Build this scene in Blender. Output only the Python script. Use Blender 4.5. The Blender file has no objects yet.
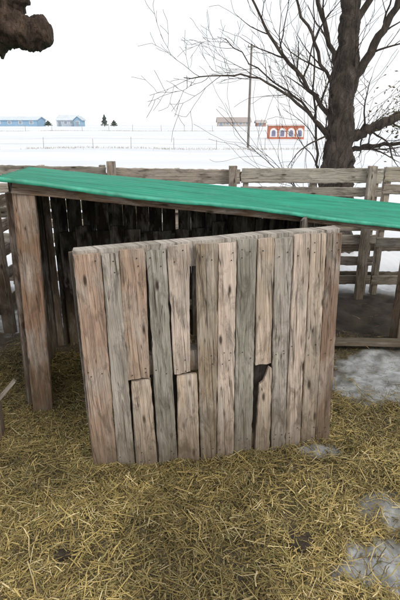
import bpy, math, random
import numpy as np
from mathutils import Vector, noise as mn
random.seed(7); rng=np.random.default_rng(7)
S=bpy.context.scene
S.view_settings.view_transform='Standard'; S.view_settings.look='None'; S.view_settings.exposure=0
COL=S.collection

# ---------------------------------------------------------------- helpers
def sm(a,b,x):
    t=np.clip((x-a)/(b-a),0,1); return t*t*(3-2*t)
def vnoise(x,y,seed=0):
    x=np.asarray(x,float); y=np.asarray(y,float)
    xi=np.floor(x).astype(np.int64); yi=np.floor(y).astype(np.int64); xf=x-xi; yf=y-yi
    def h(i,j):
        n=(i*374761393+j*668265263+seed*69069)&0x7fffffff
        n=((n^(n>>13))*1274126177)&0x7fffffff
        return ((n^(n>>16))&0xffff)/65535.0
    u=xf*xf*(3-2*xf); v=yf*yf*(3-2*yf)
    return (h(xi,yi)*(1-u)+h(xi+1,yi)*u)*(1-v)+(h(xi,yi+1)*(1-u)+h(xi+1,yi+1)*u)*v
def fbm(x,y,seed=0,o=4):
    s=0;a=.5;t=0
    for k in range(o):
        s=s+a*vnoise(np.asarray(x)*2**k,np.asarray(y)*2**k,seed+k*17); t+=a; a*=.5
    return s/t
def ground_z(x,y):
    x=np.asarray(x,float); y=np.asarray(y,float)
    near=1-sm(5,14,np.abs(y)+np.abs(x)*.3)
    z=near*((fbm(x*2.2+9,y*2.2,3)-.5)*.09+(fbm(x*9,y*9,5)-.5)*.045)
    z=z+.055*np.exp(-((x-.75)**2/.25+(y-2.25)**2/.3))
    z=z+.035*np.exp(-((x+.1)**2/.6+(y-1.75)**2/.05))
    z=z+(fbm(x*.12,y*.12,8)-.5)*.25*sm(6,25,y)
    z=z+1.3*sm(35,150,y)+.35*sm(150,700,y)
    return z
def gz(x,y): return float(ground_z(x,y))
PATCH=[(1.18,2.80,.55,.38,1.0),(.62,2.03,.13,.045,.6),(.74,1.36,.23,.15,.95),(.88,1.66,.22,.11,.8),(1.6,3.1,.5,.22,.9),(-1.6,3.9,.5,.3,.8)]
def snow_mask(x,y):
    x=np.asarray(x,float); y=np.asarray(y,float)
    m=np.zeros(np.broadcast(x,y).shape)
    n=(fbm(x*4+3,y*4,21)-.5)*2.3+(fbm(x*18+3,y*18,22)-.5)*1.5
    for cx,cy,rx,ry,s in PATCH:
        d=((x-cx)/rx)**2+((y-cy)/ry)**2
        m=np.maximum(m,s*sm(.45,-.35,d-.75+n*.9))
    far=sm(4.45,4.85,y+ (fbm(x*1.5,y*1.5,31)-.5)*.8)
    far=np.maximum(far,sm(4,6,np.abs(x)+(fbm(x*1.5,y*1.5,33)-.5)*1.2))
    return np.maximum(m,far)
def empty(name,loc=(0,0,0)):
    e=bpy.data.objects.new(name,None); COL.objects.link(e); e.empty_display_size=.1; return e
def mkmesh(name,verts,faces,mat=None,parent=None,cols=None,uvs=None,smooth=False):
    me=bpy.data.meshes.new(name); me.from_pydata([tuple(v) for v in verts],[],faces)
    if cols is not None:
        a=me.color_attributes.new('col','FLOAT_COLOR','POINT')
        c=np.ones((len(verts),4),np.float32); c[:,:3]=cols; a.data.foreach_set('color',c.ravel())
    if uvs is not None:
        uvl=me.uv_layers.new(name='UVMap'); li=np.zeros(len(me.loops),np.int32); me.loops.foreach_get('vertex_index',li)
        uvl.data.foreach_set('uv',np.asarray(uvs,np.float32)[li].ravel())
    if mat: me.materials.append(mat)
    if smooth: me.polygons.foreach_set('use_smooth',[True]*len(me.polygons))
    me.update()
    o=bpy.data.objects.new(name,me); COL.objects.link(o)
    if parent: o.parent=parent
    return o
class NT:
    def __init__(s,name):
        s.m=bpy.data.materials.new(name); s.m.use_nodes=True; s.t=s.m.node_tree; s.b=s.t.nodes['Principled BSDF']
    def n(s,t,**k): return s.t.nodes.new(t)
    def l(s,a,b): s.t.links.new(a,b)
    def noise(s,vec,scale,detail=4,rough=.6,dist=0):
        x=s.n('ShaderNodeTexNoise'); x.inputs['Scale'].default_value=scale; x.inputs['Detail'].default_value=detail
        x.inputs['Roughness'].default_value=rough; x.inputs['Distortion'].default_value=dist
        if vec: s.l(vec,x.inputs['Vector'])
        return x.outputs['Fac']
    def ramp(s,fac,stops):
        x=s.n('ShaderNodeValToRGB'); e=x.color_ramp.elements
        while len(e)<len(stops): e.new(.5)
        for i,(p,c) in enumerate(stops):
            e[i].position=p; e[i].color=(c,c,c,1) if not isinstance(c,tuple) else (*c,1)
        s.l(fac,x.inputs['Fac']); return x.outputs['Color']
    def mix(s,f,a,b,mode='MIX'):
        x=s.n('ShaderNodeMix'); x.data_type='RGBA'; x.blend_type=mode
        for i,v in ((0,f),(6,a),(7,b)):
            if isinstance(v,bpy.types.NodeSocket): s.l(v,x.inputs[i])
            elif i==0: x.inputs[0].default_value=v
            else: x.inputs[i].default_value=(*v,1)
        return x.outputs[2]
    def bump(s,h,st=.5,d=.01):
        x=s.n('ShaderNodeBump'); x.inputs['Strength'].default_value=st; x.inputs['Distance'].default_value=d
        s.l(h,x.inputs['Height']); s.l(x.outputs['Normal'],s.b.inputs['Normal'])
    def mapv(s,src,scale):
        x=s.n('ShaderNodeMapping'); x.inputs['Scale'].default_value=scale; s.l(src,x.inputs['Vector']); return x.outputs['Vector']
def paint(name,c,rough=.7,var=.25,scale=3):
    N=NT(name); tc=N.n('ShaderNodeTexCoord').outputs['Object']
    f=N.noise(tc,scale,4)
    N.l(N.mix(N.ramp(f,[(.3,0.),(.7,1.)]),tuple(v*(1-var) for v in c),tuple(min(1,v*(1+var*.5)) for v in c)),N.b.inputs['Base Color'])
    N.b.inputs['Roughness'].default_value=rough; return N.m

# ---------------------------------------------------------------- materials
def wood_mat():
    N=NT('weathered_wood'); uv=N.n('ShaderNodeUVMap').outputs['UV']
    att=N.n('ShaderNodeAttribute'); att.attribute_name='col'; base=att.outputs['Color']
    g1=N.noise(N.mapv(uv,(90,3.2,1)),1,5,.72,.8)
    g2=N.noise(N.mapv(uv,(380,8,1)),1,3,.7,.2)
    blotch=N.noise(N.mapv(uv,(19,5.5,1)),1,5,.72,.8)
    c=N.mix(1,base,N.ramp(g1,[(.27,.30),(.42,.80),(.56,1.04),(.75,1.38)]),'MULTIPLY')
    c=N.mix(1,c,N.ramp(g2,[(.3,.58),(.6,1.12)]),'MULTIPLY')
    b2=N.noise(N.mapv(uv,(9,2.8,3)),1.3,4,.65,.4)
    c=N.mix(N.ramp(b2,[(.45,0.),(.68,.62)]),c,N.mix(1,(.62,.57,.51),N.ramp(g1,[(.3,.45),(.6,1.05)]),'MULTIPLY'))
    c=N.mix(N.ramp(blotch,[(.50,0.),(.62,.45),(.78,.85)]),c,(.065,.048,.036))
    b3=N.noise(N.mapv(uv,(5,2,3)),1.1,3,.6)
    c=N.mix(N.ramp(b3,[(.52,0.),(.68,.38)]),c,(.13,.125,.09))
    ck=N.noise(N.mapv(uv,(42,1.1,1)),1,2,.5,.3)
    c=N.mix(N.ramp(ck,[(.487,0.),(.498,.8),(.502,.8),(.513,0.)]),c,(.035,.025,.018))
    v=N.n('ShaderNodeTexVoronoi'); v.inputs['Scale'].default_value=1; N.l(N.mapv(uv,(15,4.5,1)),v.inputs['Vector'])
    c=N.mix(N.ramp(v.outputs['Distance'],[(.07,.9),(.15,.0)]),c,(.045,.028,.018))
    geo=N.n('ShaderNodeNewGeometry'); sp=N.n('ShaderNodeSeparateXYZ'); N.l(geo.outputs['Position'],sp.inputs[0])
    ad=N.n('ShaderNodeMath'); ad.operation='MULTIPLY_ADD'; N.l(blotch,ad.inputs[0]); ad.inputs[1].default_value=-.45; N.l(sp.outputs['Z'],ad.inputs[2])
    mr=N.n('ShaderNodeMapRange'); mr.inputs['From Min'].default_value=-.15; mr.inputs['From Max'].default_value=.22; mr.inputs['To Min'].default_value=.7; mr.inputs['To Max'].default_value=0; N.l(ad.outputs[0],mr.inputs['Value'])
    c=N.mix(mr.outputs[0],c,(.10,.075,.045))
    N.l(c,N.b.inputs['Base Color']); N.b.inputs['Roughness'].default_value=.88; N.b.inputs['Specular IOR Level'].default_value=.25
    N.bump(N.mix(.4,g1,g2),.9,.006); return N.m
WOOD=wood_mat()
def bark_mat(name,c1,c2,sc=14):
    N=NT(name); tc=N.n('ShaderNodeTexCoord').outputs['Object']
    f=N.noise(N.mapv(tc,(sc,sc,sc*.3)),1,6,.7,.8)
    c=N.mix(N.ramp(f,[(.35,0.),(.65,1.)]),c1,c2)
    N.l(c,N.b.inputs['Base Color']); N.b.inputs['Roughness'].default_value=.95; N.bump(f,1,.06); return N.m
BARK=bark_mat('tree_bark',(.035,.028,.023),(.14,.11,.09),18)
BARK2=bark_mat('old_bark',(.03,.018,.012),(.16,.105,.07),30)
NAIL=paint('rusty_nail',(.05,.03,.02),.6)
def attr_mat(name,rough=.8):
    N=NT(name); a=N.n('ShaderNodeAttribute'); a.attribute_name='col'
    N.l(a.outputs['Color'],N.b.inputs['Base Color']); N.b.inputs['Roughness'].default_value=rough; N.b.inputs['Specular IOR Level'].default_value=.3; return N.m
STRAW=attr_mat('straw_stalks',.7)

# ---------------------------------------------------------------- world, sun (thin bright overcast, sun behind the viewer's right shoulder)
SUN_EL,SUN_AZ=42,142
w=bpy.data.worlds.new('World'); S.world=w; w.use_nodes=True; nt=w.node_tree
bg=nt.nodes['Background']; sky=nt.nodes.new('ShaderNodeTexSky'); sky.sky_type='NISHITA'; sky.sun_disc=False
sky.sun_elevation=math.radians(SUN_EL); sky.sun_rotation=math.radians(SUN_AZ); sky.dust_density=4; sky.air_density=1.2
mx=nt.nodes.new('ShaderNodeMix'); mx.data_type='RGBA'; mx.inputs[0].default_value=.86
nt.links.new(sky.outputs['Color'],mx.inputs[6]); mx.inputs[7].default_value=(11.6,11.65,11.8,1)
nt.links.new(mx.outputs[2],bg.inputs['Color']); bg.inputs['Strength'].default_value=.1
sl=bpy.data.lights.new('sun','SUN'); sl.energy=1.2; sl.angle=math.radians(16); sl.color=(1,.95,.87)
so=bpy.data.objects.new('sun',sl); COL.objects.link(so)
e,a=math.radians(SUN_EL),math.radians(SUN_AZ)
so.rotation_euler=Vector((math.sin(a)*math.cos(e),math.cos(a)*math.cos(e),math.sin(e))).to_track_quat('Z','Y').to_euler()

# ---------------------------------------------------------------- camera
cd=bpy.data.cameras.new('camera'); cam=bpy.data.objects.new('camera',cd); COL.objects.link(cam)
cam.location=(0,0,1.6); cam.rotation_euler=(math.radians(70),0,0)
cd.sensor_fit='VERTICAL'; cd.sensor_height=36; cd.lens=28.8; cd.clip_start=.05; cd.clip_end=3000; S.camera=cam

# ---------------------------------------------------------------- ground
def axis(lo,hi,step,far,n):
    mid=np.arange(lo,hi,step); g=np.geomspace(step*1.3,far,n)
    return mid,g
mid,g=axis(-2.0,2.4,.019,900,60)
xs=np.concatenate([(-2.0-np.cumsum(np.diff(np.concatenate([[0],g]))))[::-1],mid,mid[-1]+g])
midy,g=axis(.7,4.6,.019,1500,90)
ys=np.concatenate([[-60,-20,-8,-3,-1,-.2,.2,.45],midy,midy[-1]+g])
X,Y=np.meshgrid(xs,ys); Z=ground_z(X,Y); SM=snow_mask(X,Y)
Z=Z-.006*SM*(Y<4.3)
ny,nx=X.shape; V=np.stack([X,Y,Z],-1).reshape(-1,3)
idx=np.arange(ny*nx).reshape(ny,nx); F=np.stack([idx[:-1,:-1],idx[:-1,1:],idx[1:,1:],idx[1:,:-1]],-1).reshape(-1,4)
me=bpy.data.meshes.new('ground'); me.vertices.add(len(V)); me.vertices.foreach_set('co',V.astype(np.float32).ravel())
me.loops.add(F.size); me.loops.foreach_set('vertex_index',F.astype(np.int32).ravel())
me.polygons.add(len(F)); me.polygons.foreach_set('loop_start',np.arange(0,F.size,4,dtype=np.int32))
me.update(calc_edges=True); me.polygons.foreach_set('use_smooth',np.ones(len(F),bool))
at=me.attributes.new('snow','FLOAT','POINT'); at.data.foreach_set('value',SM.astype(np.float32).ravel())
at=me.attributes.new('mud','FLOAT','POINT'); at.data.foreach_set('value',sm(2.9,3.7,Y+(fbm(X*3,Y*3,44)-.5)*1.0).astype(np.float32).ravel())
N=NT('ground_straw_mud_snow'); tcn=N.n('ShaderNodeTexCoord').outputs['Object']
f1=N.noise(tcn,7,5,.65); f2=N.noise(tcn,110,3,.7,.6); f3=N.noise(tcn,35,3,.7)
mud=N.mix(N.ramp(f1,[(.35,0.),(.65,1.)]),(.028,.022,.013),(.075,.058,.032))
st=N.mix(N.ramp(f2,[(.42,0.),(.6,1.)]),(.045,.035,.015),(.20,.155,.07))
c=N.mix(N.ramp(f3,[(.35,.2),(.60,.9)]),mud,st)
am=N.n('ShaderNodeAttribute'); am.attribute_name='mud'
mudd=N.mix(N.ramp(f1,[(.3,0.),(.7,1.)]),(.020,.016,.012),(.065,.050,.037))
c=N.mix(am.outputs['Fac'],c,mudd)
asn=N.n('ShaderNodeAttribute'); asn.attribute_name='snow'
sep=N.n('ShaderNodeSeparateXYZ'); N.l(tcn,sep.inputs[0])
mr=N.n('ShaderNodeMapRange'); mr.inputs['From Min'].default_value=4.3; mr.inputs['From Max'].default_value=5.2; N.l(sep.outputs['Y'],mr.inputs['Value'])
ice=N.mix(N.ramp(f1,[(.38,0.),(.66,1.)]),(.22,.22,.21),(.52,.545,.555))
ice=N.mix(N.ramp(f3,[(.50,0.),(.70,.6)]),ice,(.16,.14,.11))
fs=N.noise(N.mapv(tcn,(.05,.25,1)),1,4,.6)
snow=N.mix(N.ramp(fs,[(.35,0.),(.65,1.)]),(.66,.70,.75),(.80,.82,.83))
c=N.mix(asn.outputs['Fac'],c,N.mix(mr.outputs[0],ice,snow))
N.l(c,N.b.inputs['Base Color'])
rr=N.n('ShaderNodeMapRange'); rr.inputs['To Min'].default_value=.9; rr.inputs['To Max'].default_value=.38; N.l(asn.outputs['Fac'],rr.inputs['Value']); N.l(rr.outputs[0],N.b.inputs['Roughness'])
N.bump(f3,.35,.008)
me.materials.append(N.m); go=bpy.data.objects.new('ground',me); COL.objects.link(go)

# ---------------------------------------------------------------- straw (one mesh)
def straw(n):
    k=n*3
    x=np.concatenate([rng.uniform(-1.5,1.5,int(k*.82)),rng.uniform(-2.6,2.6,k-int(k*.82))]); y=np.concatenate([1.05+2.6*rng.random(int(k*.82))**1.2,rng.uniform(.4,4.2,k-int(k*.82))])
    d=.30+.70*sm(.38,.54,fbm(x*3.6,y*3.6,61)); d*=.45+.55*sm(.34,.48,fbm(x*13,y*13,63,3)); d*=1-.93*sm(.2,.7,snow_mask(x,y)); d*=1-.95*sm(2.6,3.4,y+(fbm(x*3,y*3,44)-.5)*.9+.5*(x>0.6))
    keep=rng.random(k)<d; p=rng.permutation(keep.sum())[:n]; x=x[keep][p]; y=y[keep][p]; n=len(x)
    cl=fbm(x*4,y*4,71)
    ang=rng.uniform(0,2*math.pi,n)*.5+fbm(x*3.2,y*3.2,81)*13
    L=rng.gamma(2.2,.024,n).clip(.010,.17); W=rng.uniform(.0007,.0021,n)*(1+.4*(rng.random(n)<.08))
    hi=rng.random(n)**1.6
    zz=ground_z(x,y)+.001+hi*.042*(0.25+cl)
    pitch=rng.normal(0,.2,n); bend=rng.normal(0,.5,n)
    v=np.zeros((n,3,2,3))
    for i,t in enumerate((-.5,0,.5)):
        a=ang+bend*t
        cx=x+np.cos(a)*L*t; cy=y+np.sin(a)*L*t; cz=zz+L*t*np.sin(pitch)-np.abs(t)*L*.08
        cz=np.maximum(cz,ground_z(cx,cy)+.001)
        tw=rng.uniform(-.7,.7,n)
        for j,sg in enumerate((-1,1)):
            v[:,i,j,0]=cx-np.sin(a)*W*sg*np.cos(tw); v[:,i,j,1]=cy+np.cos(a)*W*sg*np.cos(tw); v[:,i,j,2]=cz+W*sg*np.sin(tw)
    base=np.arange(n)[:,None]*6
    F=np.concatenate([base+np.array([0,1,3,2]),base+np.array([2,3,5,4])],1).reshape(-1,4)
    pal=np.array([(.43,.325,.125),(.32,.245,.085),(.55,.45,.24),(.20,.145,.055),(.25,.215,.08),(.09,.065,.032),(.14,.125,.05)])
    pick=rng.choice(len(pal),n,p=[.25,.21,.09,.16,.13,.10,.06])
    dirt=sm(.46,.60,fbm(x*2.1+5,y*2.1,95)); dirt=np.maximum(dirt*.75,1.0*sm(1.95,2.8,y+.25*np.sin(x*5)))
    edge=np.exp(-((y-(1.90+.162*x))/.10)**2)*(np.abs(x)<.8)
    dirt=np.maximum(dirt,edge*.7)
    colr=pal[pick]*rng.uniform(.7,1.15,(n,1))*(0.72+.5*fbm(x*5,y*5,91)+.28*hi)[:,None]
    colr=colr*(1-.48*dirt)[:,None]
    return v.reshape(-1,3),F,np.repeat(colr,6,0)
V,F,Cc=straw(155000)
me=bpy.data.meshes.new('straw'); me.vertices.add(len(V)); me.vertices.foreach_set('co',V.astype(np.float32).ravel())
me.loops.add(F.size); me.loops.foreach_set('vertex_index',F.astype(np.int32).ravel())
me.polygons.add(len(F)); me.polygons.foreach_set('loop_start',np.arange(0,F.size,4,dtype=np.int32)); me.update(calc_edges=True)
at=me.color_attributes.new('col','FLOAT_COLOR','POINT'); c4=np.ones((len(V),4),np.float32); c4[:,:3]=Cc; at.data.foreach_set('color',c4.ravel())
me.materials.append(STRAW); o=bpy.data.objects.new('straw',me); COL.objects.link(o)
MUDM=paint('dark_mud',(.045,.032,.02),.95,.5,40)
import bmesh
bm=bmesh.new()
for (x,y,r) in [(.40,1.50,.04),(.44,1.53,.028),(.37,1.53,.03),(-.55,1.45,.025),(.1,1.62,.025)]+[(random.uniform(-1.1,1.2),random.uniform(1.3,3),random.uniform(.008,.02)) for _ in range(70)]:
    if float(snow_mask(x,y))>.05: continue
    g=bmesh.ops.create_icosphere(bm,subdivisions=3,radius=r)['verts']
    sx=random.uniform(.8,1.5)
    for v_ in g:
        q=v_.co.copy(); v_.co=q*(1+.45*mn.noise(q/r*1.3+Vector((x*9,y*9,0)))+.2*mn.noise(q/r*4)); v_.co.x*=sx; v_.co.z*=.5
        v_.co+=Vector((x,y,gz(x,y)+r*.15))
me=bpy.data.meshes.new('mud_clods'); bm.to_mesh(me); bm.free(); me.materials.append(MUDM); o=bpy.data.objects.new('mud_clods',me); COL.objects.link(o)

# ---------------------------------------------------------------- planks
def plank(name,O,es,eh,en,quad,thick,col,parent,jit=.0022,warp=.004,d0=0.0,nv=None,ragged=0):
    O,es,eh,en=map(Vector,(O,es,eh,en)); bl,br,tr,tl=[Vector(q) for q in quad]
    H=((tl-bl).length+(tr-br).length)/2; nv=nv or max(4,int(H/.03)); fr=[0,.05,.28,.5,.72,.95,1]
    sd=random.uniform(0,100); wa=random.uniform(-warp,warp); wb=random.uniform(-warp,warp)
    uo=(random.uniform(0,20),random.uniform(0,20)); V=[];U=[];nu=len(fr)
    for side in (1,0):
        for j in range(nv+1):
            t=j/nv
            for i,f in enumerate(fr):
                p=bl.lerp(br,f).lerp(tl.lerp(tr,f),t)
                if i in(0,nu-1):
                    nk=mn.noise((t*H*14,sd+i,8)); nk=max(0,nk-.35)*jit*5*(1 if i==0 else -1)
                    p=p+Vector((mn.noise((t*H*5,sd+i,0))*jit*.8+mn.noise((t*H*34,sd+i,5))*jit*.8+nk,0))
                if j in(0,nv): p=p+Vector((0,(mn.noise((f*6,sd+j,3)))*(jit*2.5+(ragged if j==nv else 0))))
                d=d0+wa*math.sin(t*3.1)+wb*(f-.5)*2+mn.noise((t*H*6,f*2,sd))*.0015
                if side: d+=thick-(.0035 if i in(0,nu-1) or j in(0,nv) else 0)
                V.append(O+es*p.x+eh*p.y+en*d); U.append((p.x+uo[0]+(0 if side else .03),p.y+uo[1]))
    F=[];M=nu*(nv+1)
    for j in range(nv):
        for i in range(nu-1):
            a=j*nu+i; F.append((a,a+1,a+nu+1,a+nu)); F.append((M+a,M+a+nu,M+a+nu+1,M+a+1))
    for j in range(nv):
        a=j*nu; F.append((a,a+nu,M+a+nu,M+a)); b=a+nu-1; F.append((b,M+b,M+b+nu,b+nu))
    for i in range(nu-1):
        F.append((i,M+i,M+i+1,i+1)); a=nv*nu+i; F.append((a,a+1,M+a+1,M+a))
    cols=np.tile(np.array(col),(len(V),1))
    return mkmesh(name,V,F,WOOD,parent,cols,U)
def rect(s0,s1,h0,h1): return ((s0,h0),(s1,h0),(s1,h1),(s0,h1))
def vary(c,a=.15):
    k=random.uniform(1-a,1+a); w_=random.uniform(-.02,.03); return (c[0]*k*(1+w_),c[1]*k,c[2]*k*(1-w_))
def nails(name,pts,n,parent,r=.0042):
    V=[];F=[]
    n=Vector(n).normalized(); a=n.orthogonal().normalized(); b=n.cross(a)
    for p in pts:
        k=len(V); p=Vector(p)
        for q in range(7):
            th=q*2*math.pi/7; V.append(p+(a*math.cos(th)+b*math.sin(th))*r+n*.001)
        V.append(p+n*.0025)
        for q in range(7): F.append((k+q,k+(q+1)%7,k+7))
    mkmesh(name,V,F,NAIL,parent)

GREY=(.50,.46,.405); GG=(.36,.345,.295); TAN=(.66,.525,.41); PINK=(.72,.585,.49); BRN=(.50,.355,.27); MOSS=(.37,.295,.215); DK=(.20,.145,.105)
# ---------------------------------------------------------------- front pallet panel
P=empty('wooden_pallet_panel')
O=Vector((-.506,1.925,-.005)); es=(Vector((.671,2.116,.055))-O).normalized(); en=es.cross(Vector((0,0,1))).normalized(); eh=en.cross(es).normalized()
if eh.z<0: eh=-eh
HT=1.105
B=[(.040,.150,-.012,.100,-.02,HT,BRN),(.154,.222,.103,.186,-.02,HT-.005,GREY),
 (.226,.334,.190,.300,.500,HT+.003,(.46,.34,.26)),(.215,.305,.190,.298,-.03,.490,TAN),
 (.338,.420,.302,.396,-.03,HT-.01,GG),
 (.424,.520,.415,.490,.505,HT+.004,PINK),(.428,.520,.400,.508,-.02,.495,TAN),
 (.545,.642,.513,.592,-.02,HT,MOSS),(.645,.725,.596,.680,-.03,HT-.006,PINK),
 (.729,.813,.684,.776,-.01,HT+.002,GG),
 (.818,.892,.800,.876,.50,HT,TAN),
 (.896,.976,.878,.950,-.02,HT-.004,GREY),(.980,1.056,.953,1.034,-.02,HT+.003,PINK),
 (1.060,1.130,1.038,1.112,-.03,HT,TAN),(1.133,1.20,1.116,1.190,-.02,HT-.003,(.31,.215,.16))]
nl=[]
for i,(a,b,c_,d,h0,h1,col) in enumerate(B):
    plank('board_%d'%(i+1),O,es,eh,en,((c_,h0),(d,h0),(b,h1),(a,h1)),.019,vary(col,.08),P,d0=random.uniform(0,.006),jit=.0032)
    for hh in (.06,.10,.53,.57,HT-.07,HT-.035):
        if h0<hh-.015<h1-.03:
            t=(hh-h0)/(h1-h0); s0=c_+(a-c_)*t; s1=d+(b-d)*t
            for f in (.25,.75):
                if random.random()<.6: nl.append(O+es*(s0+(s1-s0)*(f+random.uniform(-.12,.12)))+eh*(hh+random.uniform(-.018,.018))+en*.0255)
plank('board_broken',O,es,eh,en,((.792,-.02),(.868,-.02),(.884,.485),(.822,.40)),.018,TAN,P,ragged=.06,jit=.005,d0=.004)
nails('nail_heads',nl,en,P,.0032)
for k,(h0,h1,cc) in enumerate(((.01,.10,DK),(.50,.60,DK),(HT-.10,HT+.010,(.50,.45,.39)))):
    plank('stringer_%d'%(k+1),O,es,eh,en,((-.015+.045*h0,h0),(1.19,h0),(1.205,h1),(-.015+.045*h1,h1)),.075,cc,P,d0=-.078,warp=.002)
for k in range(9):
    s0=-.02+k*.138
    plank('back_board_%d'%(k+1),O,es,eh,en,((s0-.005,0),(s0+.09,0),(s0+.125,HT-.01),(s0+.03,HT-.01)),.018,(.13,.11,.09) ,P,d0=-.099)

# ---------------------------------------------------------------- shelter
SH=empty('animal_shelter')
FL,FR,BL,BR=(Vector(v) for v in ((-.985,2.36,1.362),(2.0,3.48,.842),(-1.20,3.5,1.325),(2.4,4.3,.895)))
def roofp(u,v): return FL.lerp(FR,u).lerp(BL.lerp(BR,u),v)
def roofz(x,y):
    v=.5;u=.5
    for _ in range(12):
        p=roofp(u,v); du=(roofp(u+.01,v)-p)/.01; dv=(roofp(u,v+.01)-p)/.01
        det=du.x*dv.y-du.y*dv.x; ex,ey=x-p.x,y-p.y
        u+=(ex*dv.y-ey*dv.x)/det; v+=(ey*du.x-ex*du.y)/det
    return roofp(u,v).z
def rn(u): return .008*mn.noise((u*3,0,4))+.004*math.sin(u*17+1)
V=[];F=[];nu,nv=110,160
for side in (0,1):
    for j in range(nv+1):
        for i in range(nu+1):
            u,v=i/nu,j/nv; p=roofp(u,v)
            if i==0: p.x+=.012*mn.noise((v*14,1,1))
            p=p+Vector((0,0,.0050*math.sin(v*1.1*2*math.pi/.085)+.008*mn.noise((u*3,v*2,4))+.0025*mn.noise((u*26,v*7,9))+.004*math.sin(u*17+1)*(1-v)**6 -side*.003))
            V.append(p)
M=(nu+1)*(nv+1)
for j in range(nv):
    for i in range(nu):
        a=j*(nu+1)+i; F.append((a,a+1,a+nu+2,a+nu+1)); F.append((M+a,M+a+nu+1,M+a+nu+2,M+a+1))
for i in range(nu):
    F.append((i,M+i,M+i+1,i+1)); a=nv*(nu+1)+i; F.append((a,a+1,M+a+1,M+a))
for j in range(nv):
    a=j*(nu+1); F.append((a,a+nu+1,M+a+nu+1,M+a)); a+=nu; F.append((a,M+a,M+a+nu+1,a+nu+1))
N=NT('green_corrugated_sheet'); tcn=N.n('ShaderNodeTexCoord').outputs['Object']
mp=N.n('ShaderNodeMapping'); mp.inputs['Rotation'].default_value=(0,0,math.radians(-20)); N.l(tcn,mp.inputs['Vector'])
f=N.noise(N.mapv(mp.outputs[0],(1.5,14,6)),1,5,.65); f2=N.noise(tcn,16,5,.7)
c=N.mix(N.ramp(f,[(.33,0.),(.68,1.)]),(.006,.18,.105),(.018,.32,.20))
c=N.mix(N.ramp(f2,[(.52,0.),(.74,.4)]),c,(.10,.30,.22))
N.l(c,N.b.inputs['Base Color']); N.b.inputs['Roughness'].default_value=.5; N.b.inputs['Specular IOR Level'].default_value=.25; N.bump(f2,.2,.004)
GREEN=N.m
mkmesh('roof_sheet',V,F,GREEN,SH,smooth=True)
V=[];F=[];n_=140
for i in range(n_+1):
    u=i/n_; p=roofp(u,-.004); p.z+=rn(u)
    dr=.003*mn.noise((u*22,3,3))+.002*mn.noise((u*60,3,3))
    for dy,dz in ((0,.007),(-.007,.003),(-.008,-.014+dr),(-.005,-.016+dr)): V.append(p+Vector((.3*-dy,dy,dz)))
    if i:
        a=(i-1)*4
        for q in range(3): F.append((a+q,a+4+q,a+5+q,a+1+q))
mkmesh('roof_lip',V,F,paint('pale_green_lip',(.05,.38,.25),.5,.4,14),SH,smooth=True)
Z3=Vector((0,0,1))
def post(name,x,y,w,d,h,ang,col,z0=-.1,lean=0,parent=SH,**k):
    a=math.radians(ang); e1=Vector((math.cos(a),math.sin(a),0)); n=e1.cross(Z3)
    return plank(name,(x,y,0),e1,Z3,n,((-w/2,z0),(w/2,z0),(w/2+lean,h),(-w/2+lean,h)),d,col,parent,d0=-d/2,**k)
post('post_front_left',-.945,2.49,.11,.09,roofz(-.90,2.49)-.03,14,(.33,.205,.135),lean=.045)
post('post_brace_left',-1.02,2.53,.06,.05,1.27,30,(.12,.08,.055),lean=.04)
post('post_front_right',1.545,3.42,.09,.09,roofz(1.545,3.42)-.02,20,(.42,.30,.22))
post('post_back_left',-1.10,3.38,.09,.09,roofz(-1.1,3.38)-.02,14,DK)
post('post_back_right',1.06,3.99,.09,.09,roofz(1.06,3.99)-.02,20,DK)
p0,p1=roofp(.02,.05),roofp(.97,.05); ed=(p1-p0).normalized(); nn=ed.cross(Z3).normalized(); hh=nn.cross(ed); hh=-hh if hh.z<0 else hh
LB=(p1-p0).length
plank('front_beam',p0-Z3*.014,hh*-1,ed,nn,((0,0),(.055,0),(.024,LB),(0,LB)),.035,(.25,.165,.11),SH,d0=-.02)
for u in (.3,.6,.9):
    q0,q1=roofp(u,.10),roofp(u,.96); e1=(q1-q0).normalized(); n2=e1.cross(Z3).normalized(); h2=n2.cross(e1); h2=-h2 if h2.z<0 else h2
    plank('rafter_%d'%int(u*10),q0-Z3*.02,h2*-1,e1,n2,((0,0),(.05,0),(.05,(q1-q0).length),(0,(q1-q0).length)),.04,DK,SH,d0=-.02)
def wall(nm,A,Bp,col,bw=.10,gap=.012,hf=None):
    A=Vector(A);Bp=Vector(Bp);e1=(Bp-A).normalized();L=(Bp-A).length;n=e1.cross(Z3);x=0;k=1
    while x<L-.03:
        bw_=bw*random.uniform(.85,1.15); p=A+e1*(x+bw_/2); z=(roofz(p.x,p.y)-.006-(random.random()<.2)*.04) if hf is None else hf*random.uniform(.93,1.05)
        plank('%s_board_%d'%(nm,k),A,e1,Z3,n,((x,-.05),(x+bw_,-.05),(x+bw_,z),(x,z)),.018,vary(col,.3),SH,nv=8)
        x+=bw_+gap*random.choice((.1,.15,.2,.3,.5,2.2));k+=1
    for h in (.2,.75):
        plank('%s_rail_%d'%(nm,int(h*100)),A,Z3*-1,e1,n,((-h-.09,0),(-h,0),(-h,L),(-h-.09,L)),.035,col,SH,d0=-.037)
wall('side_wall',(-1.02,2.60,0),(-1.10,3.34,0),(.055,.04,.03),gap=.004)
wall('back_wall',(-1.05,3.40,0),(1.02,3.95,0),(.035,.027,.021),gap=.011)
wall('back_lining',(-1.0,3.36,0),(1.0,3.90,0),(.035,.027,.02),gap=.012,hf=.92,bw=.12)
wall('inner_end_wall',(1.0,3.90,0),(.62,2.85,0),(.055,.04,.03),gap=.008)

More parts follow.
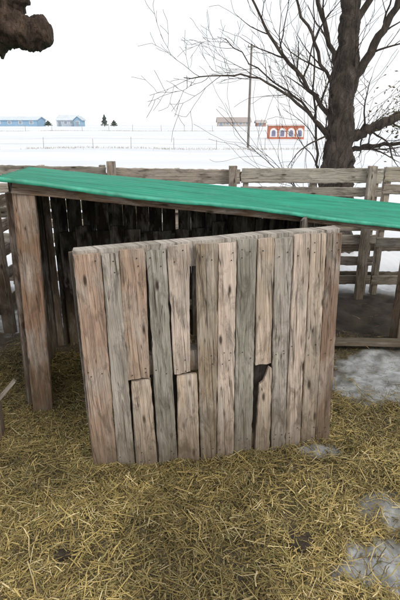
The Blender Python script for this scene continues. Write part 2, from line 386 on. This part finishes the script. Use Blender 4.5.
# ---------------------------------------------------------------- rear fence of pallets
FE=empty('pallet_fence')
Fy=4.5
def frow(x0,x1,y0,y1,hts,col,pfx,step=1.25,up=True,v_=.25):
    A=Vector((x0,y0,0));L=math.hypot(x1-x0,y1-y0);e1=Vector((x1-x0,y1-y0,0)).normalized();n=e1.cross(Z3);k=0;x=0
    while x<L-.05:
        x2=min(L,x+step*random.uniform(.95,1.05))
        dz=random.uniform(-.025,.025)
        for j,(h,wd) in enumerate(hts):
            if j>1 and random.random()<.10: continue
            t=random.uniform(-.025,.025); o_=random.uniform(-.012,.012) if j else 0; cc=vary(random.choice(col),v_)
            plank('%s_%d_%d'%(pfx,k,j),A,Z3*-1,e1,n,((-(h+wd+dz+o_),x+.005),(-(h+dz+o_),x+.005),(-(h+dz+t+o_),x2-.008),(-(h+wd+dz+t+o_),x2-.008)),.02,cc,FE,jit=.006,d0=random.uniform(0,.006))
        if up:
            for q in (x+.03,(x+x2)/2,x2-.08):
                plank('%s_upright_%d_%d'%(pfx,k,int(q*100)),A,e1,Z3,n,rect(q,q+.045,.02,hts[0][0]+hts[0][1]+dz-.01),.09,vary(random.choice(col),.2),FE,d0=-.092)
        x=x2;k+=1
cols=[(.44,.40,.335),(.48,.42,.35),(.53,.46,.38),(.40,.37,.32)]
frow(-4.6,4.8,Fy+.05,Fy-.05,[(1.125,.13),(1.01,.085),(.85,.085),(.69,.085),(.53,.09),(.34,.09),(.14,.09)],cols,'rail')
frow(-4.5,4.9,Fy+.17,Fy+.07,[(1.10,.09),(.76,.09),(.42,.09),(.12,.09)],[(.28,.24,.19),(.30,.26,.2)],'back_rail',1.4,False)
for i,(x,h) in enumerate(((-.80,1.30),(.30,1.26),(1.545,1.26),(2.9,1.3),(-2.2,1.3))):
    post('fence_post_%d'%(i+1),x,Fy-.09,.07,.07,h,0,(.42,.35,.28),parent=FE,lean=random.uniform(-.02,.02))
frow(-1.55,-1.62,4.3,2.9,[(.98,.09),(.80,.09),(.60,.09),(.40,.09),(.18,.09)],[(.2,.15,.11),(.16,.12,.09)],'side_rail',1.7)
post('fence_post_short',-1.10,2.20,.07,.07,.42,10,(.16,.09,.065),parent=FE)

PL=empty('loose_plank')
plank('board',(1.0,3.25,.05),(.06,1,.05),(1,-.05,.0),(0,0,1),((0,0),(.1,0),(.1,1.3),(0,1.3)),.03,(.32,.27,.22),PL)
PL2=empty('loose_plank')
a=Vector((-1.12,2.14,.18)); b=Vector((-.93,2.12,.40)); e=(b-a).normalized(); n=Vector((0,-1,0)); s_=n.cross(e).normalized()
plank('stick',a,s_,e,n,((-.012,-.1),(.012,-.1),(.010,.30),(-.010,.30)),.02,(.12,.085,.06),PL2)

# ---------------------------------------------------------------- trees
def tube(V,F,pts,rad,sides=8,rough=0.,fr=4,cap=True):
    pts=[Vector(p) for p in pts]; k0=len(V); up=None
    for i,p in enumerate(pts):
        d=(pts[min(i+1,len(pts)-1)]-pts[max(i-1,0)]).normalized()
        if up is None: up=d.orthogonal().normalized()
        up=(up-d*up.dot(d)).normalized(); bb=d.cross(up)
        for q in range(sides):
            th=q*2*math.pi/sides; dr=up*math.cos(th)+bb*math.sin(th); pp=p+dr*rad[i]
            if rough: pp=pp+dr*rad[i]*rough*(mn.noise(pp*fr)+.6*mn.noise(pp*fr*2.7)+.35*mn.noise(pp*fr*7))
            V.append(pp)
    for i in range(len(pts)-1):
        for q in range(sides):
            a=k0+i*sides+q; b=k0+i*sides+(q+1)%sides; F.append((a,b,b+sides,a+sides))
    if cap:
        V.append(pts[-1]+(pts[-1]-pts[-2]).normalized()*rad[-1]*.3); t=len(V)-1
        for q in range(sides): F.append((k0+(len(pts)-1)*sides+q,k0+(len(pts)-1)*sides+(q+1)%sides,t))
def spline(P,R,n):
    P=[Vector(p) for p in P]; out=[];rr=[]
    for i in range(len(P)-1):
        p0=P[max(i-1,0)];p1=P[i];p2=P[i+1];p3=P[min(i+2,len(P)-1)]
        for k in range(n):
            t=k/n; out.append(.5*((2*p1)+(p2-p0)*t+(2*p0-5*p1+4*p2-p3)*t*t+(3*p1-p0-3*p2+p3)*t**3)); rr.append(R[i]+(R[i+1]-R[i])*t)
    out.append(P[-1]); rr.append(R[-1]); return out,rr
TV=[];TF=[]
def twig(p,d,r,L,lev):
    n=max(4,int(L/.08)); pts=[p];rad=[r];d=d.normalized();q=p
    for i in range(n):
        d=(d+Vector((random.gauss(0,.12),random.gauss(0,.12),random.gauss(.03,.10)))).normalized()
        q=q+d*L/n; pts.append(q); rad.append(max(.0022,r*(1-.75*(i+1)/n)))
        if lev>0 and i>0 and random.random()<(.60 if lev>1 else .5):
            ax=Vector((random.gauss(0,1),random.gauss(0,1),random.gauss(0,1))).cross(d).normalized()
            dd=(d*math.cos(.65)+ax*math.sin(.65)+Vector((0,0,.12)))
            twig(q,dd,max(.0025,rad[-1]*.6),L*random.uniform(.35,.65),lev-1)
    tube(TV,TF,pts,rad,5 if r>.008 else 3,cap=False)
def limb(P,R,lev=2,dens=.5,Ls=.8):
    P=[Vector(P[0])]+[Vector(p)+Vector((random.gauss(0,.03),random.gauss(0,.05),random.gauss(0,.03))) for p in P[1:]]
    pts,rad=spline(P,R,7)
    pts=[pts[0]]+[p+Vector((random.gauss(0,.012),random.gauss(0,.012),random.gauss(0,.012))) for p in pts[1:]]
    tube(TV,TF,pts,rad,10 if R[0]>.05 else 7,rough=.15,fr=8)
    for i in range(2,len(pts)):
        if random.random()<dens:
            d=(pts[i]-pts[i-1]).normalized(); ax=Vector((random.gauss(0,1),random.gauss(0,.8),random.gauss(0,1))).cross(d).normalized()
            twig(pts[i],d*.6+ax*.8+Vector((0,0,.2)),min(.014,max(.004,rad[i]*.5)),random.uniform(.5,1.1)*Ls,lev)
tr_p,tr_r=spline([(1.84,6.5,-.2),(1.82,6.5,.5),(1.80,6.5,1.1),(1.77,6.5,1.9),(1.79,6.5,2.6),(1.76,6.5,3.1),(1.7,6.6,4.2),(1.8,6.6,5.6),(1.75,6.6,6.8)],[.30,.215,.185,.155,.125,.105,.085,.05,.02],14)
tube(TV,TF,tr_p,tr_r,32,rough=.32,fr=7)
LL=[([(1.72,6.45,1.40),(1.25,6.4,1.78),(.6,6.3,2.1),(-.20,6.2,2.08)],[.030,.018,.011,.005]),
 ([(1.72,6.5,1.6),(1.2,6.5,2.15),(.7,6.4,2.8),(.3,6.3,3.6)],[.034,.023,.014,.008]),
 ([(1.72,6.5,1.30),(1.35,6.6,1.8),(.9,6.7,2.1),(.3,6.8,2.6)],[.024,.015,.010,.005]),
 ([(1.72,6.5,2.2),(1.42,6.4,2.8),(1.15,6.3,3.7),(1.1,6.3,4.8)],[.036,.026,.018,.01]),
 ([(1.66,6.6,.5),(1.50,6.6,1.3),(1.38,6.6,2.0),(1.35,6.6,3.0)],[.022,.017,.012,.005]),
 ([(1.74,6.5,1.8),(1.35,6.3,2.4),(1.0,6.2,3.1),(.9,6.1,4.0)],[.026,.019,.013,.008]),
 ([(1.84,6.5,1.95),(2.08,6.4,2.5),(2.28,6.3,3.1),(2.6,6.2,4.2)],[.07,.048,.036,.02]),
 ([(1.88,6.45,1.42),(2.15,6.4,1.52),(2.55,6.3,1.72),(3.2,6.2,1.85)],[.08,.065,.055,.04]),
 ([(1.84,6.5,1.25),(2.2,6.5,1.36),(2.6,6.4,1.42),(3.0,6.4,1.6)],[.04,.03,.022,.01]),
 ([(1.80,6.5,2.6),(2.05,6.6,3.2),(2.3,6.7,4.0),(2.6,6.8,5.0)],[.045,.035,.028,.02]),
 ([(1.74,6.5,3.4),(1.3,6.4,4.2),(.9,6.4,5.2)],[.06,.045,.02]),]
for P_,R_ in LL: limb(P_,R_,2,.5)
for k in range(6):
    x=random.uniform(1.40,1.7); twig(Vector((x,6.5+random.uniform(-.3,.3),.2)),Vector((random.uniform(-.25,.1),0,1)),.009,random.uniform(1.4,2.2),1)
BT=empty('bare_tree'); mkmesh('trunk_and_branches',TV,TF,BARK,BT,smooth=True)
LV=[];LF=[];LC=[]
for k in range(2200):
    cx=random.gauss(2.72,.24); cz=random.gauss(1.78,.20); cy=random.gauss(6.35,.25)
    if mn.noise((cx*5,cy*5,cz*5))<-.02: continue
    p=Vector((cx,cy,cz)); a=Vector([random.gauss(0,1) for _ in range(3)]).normalized()*random.uniform(.012,.03); b=a.orthogonal().normalized()*a.length*.5
    i=len(LV); LV+= [p-a,p+b,p+a,p-b]; LF.append((i,i+1,i+2,i+3)); c=random.choice([(.06,.055,.025),(.11,.085,.04),(.06,.07,.03)]); LC+=[c]*4
mkmesh('withered_leaves',LV,LF,STRAW,BT,LC)

NV=[];NF=[]
p,r=spline([(-1.75,2.62,-.2),(-1.73,2.62,.6),(-1.68,2.62,1.3),(-1.66,2.62,2.0),(-1.72,2.65,2.9),(-1.8,2.7,3.8),(-1.75,2.7,5)],[.30,.23,.21,.20,.17,.12,.03],16)
tube(NV,NF,p,r,30,rough=.28,fr=6)
p,r=spline([(-1.66,2.62,1.85),(-1.35,2.61,2.0),(-1.1,2.6,2.06),(-.97,2.6,2.055),(-.88,2.6,2.035),(-.80,2.6,2.025),(-.755,2.6,2.02),(-.728,2.6,2.02),(-.712,2.6,2.022),(-.705,2.6,2.022)],[.13,.12,.125,.125,.090,.070,.068,.056,.035,.006],14)
tube(NV,NF,p,r,40,rough=.38,fr=13)
p,r=spline([(-1.02,2.62,2.06),(-.93,2.62,2.12),(-.87,2.62,2.20),(-.84,2.62,2.36),(-.8,2.62,2.6)],[.12,.09,.065,.05,.03],14)
tube(NV,NF,p,r,32,rough=.4,fr=13)
NTR=empty('gnarled_tree'); mkmesh('trunk_and_limb',NV,NF,BARK2,NTR,smooth=True)
TV=[];TF=[]
for k in range(14):
    twig(Vector((-1.75,2.65,2.9+k*.13)),Vector((random.uniform(-1,.2),random.uniform(-1,1),.6)),.02,random.uniform(.6,1.2),2)
mkmesh('upper_twigs',TV,TF,BARK2,NTR,smooth=True)

# ---------------------------------------------------------------- distance
def box(V,F,x0,x1,y0,y1,z0,z1):
    k=len(V); V+=[(x,y,z) for z in(z0,z1) for y in(y0,y1) for x in(x0,x1)]
    F+=[(k+a,k+b,k+c,k+d) for a,b,c,d in((0,2,3,1),(4,5,7,6),(0,1,5,4),(2,6,7,3),(0,4,6,2),(1,3,7,5))]
GL=paint('window_glass',(.30,.36,.42),.3)
WH=paint('white_trim',(.75,.75,.75),.6,.08)
def house(name,x0,x1,y,d,h,rh,wc,rc,nwin=3,gable_x=False):
    z=gz((x0+x1)/2,y)-.3; E=empty(name); V=[];F=[]; h0=z+.3+h; box(V,F,x0,x1,y,y+d,z,h0); k=len(V)
    if gable_x: V+=[((x0+x1)/2,y,h0+rh),((x0+x1)/2,y+d,h0+rh)]; F+=[(4,5,k),(6,k+1,7)]
    else: V+=[(x0,y+d/2,h0+rh),(x1,y+d/2,h0+rh)]; F+=[(4,6,k),(5,k+1,7)]
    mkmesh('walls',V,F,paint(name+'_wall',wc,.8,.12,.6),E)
    o=.35
    if gable_x:
        xm=(x0+x1)/2; RV=[(x0-o,y-o,h0-.15),(xm,y-o,h0+rh+.12),(x1+o,y-o,h0-.15),(x0-o,y+d+o,h0-.15),(xm,y+d+o,h0+rh+.12),(x1+o,y+d+o,h0-.15)]
    else:
        ym=y+d/2; RV=[(x0-o,y-o,h0-.15),(x0-o,ym,h0+rh+.12),(x0-o,y+d+o,h0-.15),(x1+o,y-o,h0-.15),(x1+o,ym,h0+rh+.12),(x1+o,y+d+o,h0-.15)]
    RV+=[(a,b,c+.15) for a,b,c in RV]
    RF=[(0,1,4,3),(1,2,5,4),(6,9,10,7),(7,10,11,8),(0,6,7,1),(1,7,8,2),(3,4,10,9),(4,5,11,10),(0,3,9,6),(2,8,11,5)]
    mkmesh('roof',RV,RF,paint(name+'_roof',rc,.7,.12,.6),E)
    W=[];Wf=[];T=[];Tf=[]
    for i in range(nwin):
        cx=x0+(x1-x0)*(i+.5)/nwin
        box(W,Wf,cx-.45,cx+.45,y-.06,y-.02,z+.3+h*.4,z+.3+h*.78); box(T,Tf,cx-.6,cx+.6,y-.03,y-.003,z+.3+h*.34,z+.3+h*.84)
    box(W,Wf,x0+.5,x0+1.4,y-.05,y-.01,z+.2,z+.3+h*.75)
    mkmesh('windows_and_door',W,Wf,GL,E); mkmesh('window_trim',T,Tf,WH,E)
house('blue_barn',-66,-49.5,155,9,1.9,.7,(.28,.44,.60),(.62,.69,.74),5)  # distant wall and roof colours mixed toward white, haze put into the paint
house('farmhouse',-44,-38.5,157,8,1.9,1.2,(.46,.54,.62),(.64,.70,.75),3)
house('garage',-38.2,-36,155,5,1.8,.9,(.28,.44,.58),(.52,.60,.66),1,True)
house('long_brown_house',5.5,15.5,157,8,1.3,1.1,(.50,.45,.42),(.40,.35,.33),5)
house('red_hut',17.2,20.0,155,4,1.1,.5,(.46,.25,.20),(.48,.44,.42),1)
OS=empty('orange_storage_shed'); oy=58; oz=gz(9.8,oy)-.05
ORG=paint('orange_paint',(.52,.17,.10),.7,.2,1.5)
V=[];F=[]; box(V,F,7.9,11.9,oy,oy+1.8,oz,oz+1.45); mkmesh('body',V,F,ORG,OS)
V=[];F=[]; box(V,F,7.8,12.0,oy-.12,oy+1.9,oz+1.45,oz+1.60); mkmesh('roof',V,F,paint('pale_roof',(.60,.53,.50),.7),OS)
AV=[];AF=[];DV=[];DF=[]
for i in range(4):
    cx=8.4+i*1.0
    for (VV,FF,rw,hh,yy,zz) in ((AV,AF,.42,.90,oy-.03,.25),(DV,DF,.22,.62,oy-.05,.34)):
        k=len(VV); pts=[(cx-rw,oz+zz),(cx+rw,oz+zz)]+[(cx+rw*math.cos(t),oz+zz+hh-rw*.8+rw*math.sin(t)) for t in np.linspace(0,math.pi,9)]
        VV+=[(a,yy,b) for a,b in pts]+[(a,oy+.01,b) for a,b in pts]; n=len(pts); FF.append(tuple(range(k,k+n)))
        FF+=[(k+q,k+(q+1)%n,k+n+(q+1)%n,k+n+q) for q in range(n)]
mkmesh('arch_frames',AV,AF,WH,OS); mkmesh('arch_openings',DV,DF,paint('opening',(.22,.22,.32),.7),OS)
UP=empty('utility_pole'); V=[];F=[]; x,y=3.77,39.5; z=gz(x,y)
tube(V,F,[(x,y,z-.5),(x,y,z+3.5),(x+.02,y,7.2)],[.10,.09,.07],12); mkmesh('pole',V,F,paint('pole_wood',(.19,.17,.155),.9),UP)
V=[];F=[]; box(V,F,x-.28,x+.28,y-.16,y-.09,6.95,7.03)
for dx in(-.22,.22): tube(V,F,[(x+dx,y-.125,7.03),(x+dx,y-.125,7.15)],[.03,.025],8)
mkmesh('crossarm',V,F,paint('crossarm_wood',(.2,.18,.16),.9),UP)
FPM=paint('grey_fence_post',(.32,.30,.28),.9)
for q,(yy,hh,sp,r) in enumerate(((36,.75,3.2,.02),(90,1.0,5,.035))):
    V=[];F=[]; E=empty('wire_fence'); xx=-50
    while xx<60:
        z=gz(xx,yy); tube(V,F,[(xx,yy,z-.2),(xx+random.uniform(-.05,.05),yy,z+hh*random.uniform(.85,1.1))],[r,r*.9],6); xx+=sp*random.uniform(.8,1.2)
    mkmesh('posts',V,F,FPM,E)
    V=[];F=[]
    for hz in (.45,.9):
        px=np.arange(-50,60,2.); tube(V,F,[(a_,yy,gz(a_,yy)+hz*hh) for a_ in px],[.006+.002*q]*len(px),4)
    mkmesh('wires',V,F,paint('wire',(.35,.35,.35),.5),E)
V=[];F=[];C=[]
for k in range(14000):
    yy=random.choice((36,91))+random.gauss(0,.7); xx=random.uniform(-48,55)
    if mn.noise((xx*.25,yy*.3,0))<-.25: continue
    z=gz(xx,yy); hgt=random.uniform(.03,.16); i=len(V)
    V+=[(xx-.012,yy,z-.02),(xx+.012,yy,z-.02),(xx+random.uniform(-.08,.08),yy,z+hgt)]; F.append((i,i+1,i+2)); C+=[(.34,.30,.24)]*3
mkmesh('dead_weeds',V,F,STRAW,None,C)
def bush(name,x,y,h,w):
    z=gz(x,y);V=[];F=[];C=[];E=empty(name)
    T=[];Tf=[];tube(T,Tf,[(x,y,z-.2),(x,y,z+h*.8)],[.12,.04],8);mkmesh('trunk',T,Tf,BARK,E)
    for k in range(1200):
        t=random.random()**.8; rr=w*(1-t)**.7*random.random()**.4*(1+.3*math.sin(t*20)); th=random.uniform(0,6.28)
        p=Vector((x+rr*math.cos(th),y+rr*math.sin(th),z+.2+t*h)); a=Vector([random.gauss(0,1) for _ in range(3)]).normalized()*.14; b=a.orthogonal().normalized()*.08
        i=len(V);V+=[p-a,p+b,p+a,p-b];F.append((i,i+1,i+2,i+3)); g=random.uniform(.6,1.3); C+=[(.11*g,.14*g,.12*g)]*4
    mkmesh('foliage',V,F,STRAW,E,C)
bush('pine_tree',-28,150,3.0,1.0); bush('pine_tree',-25.6,152,1.5,1.0); bush('pine_tree',-45.5,153,1.3,1.2)
print('built')
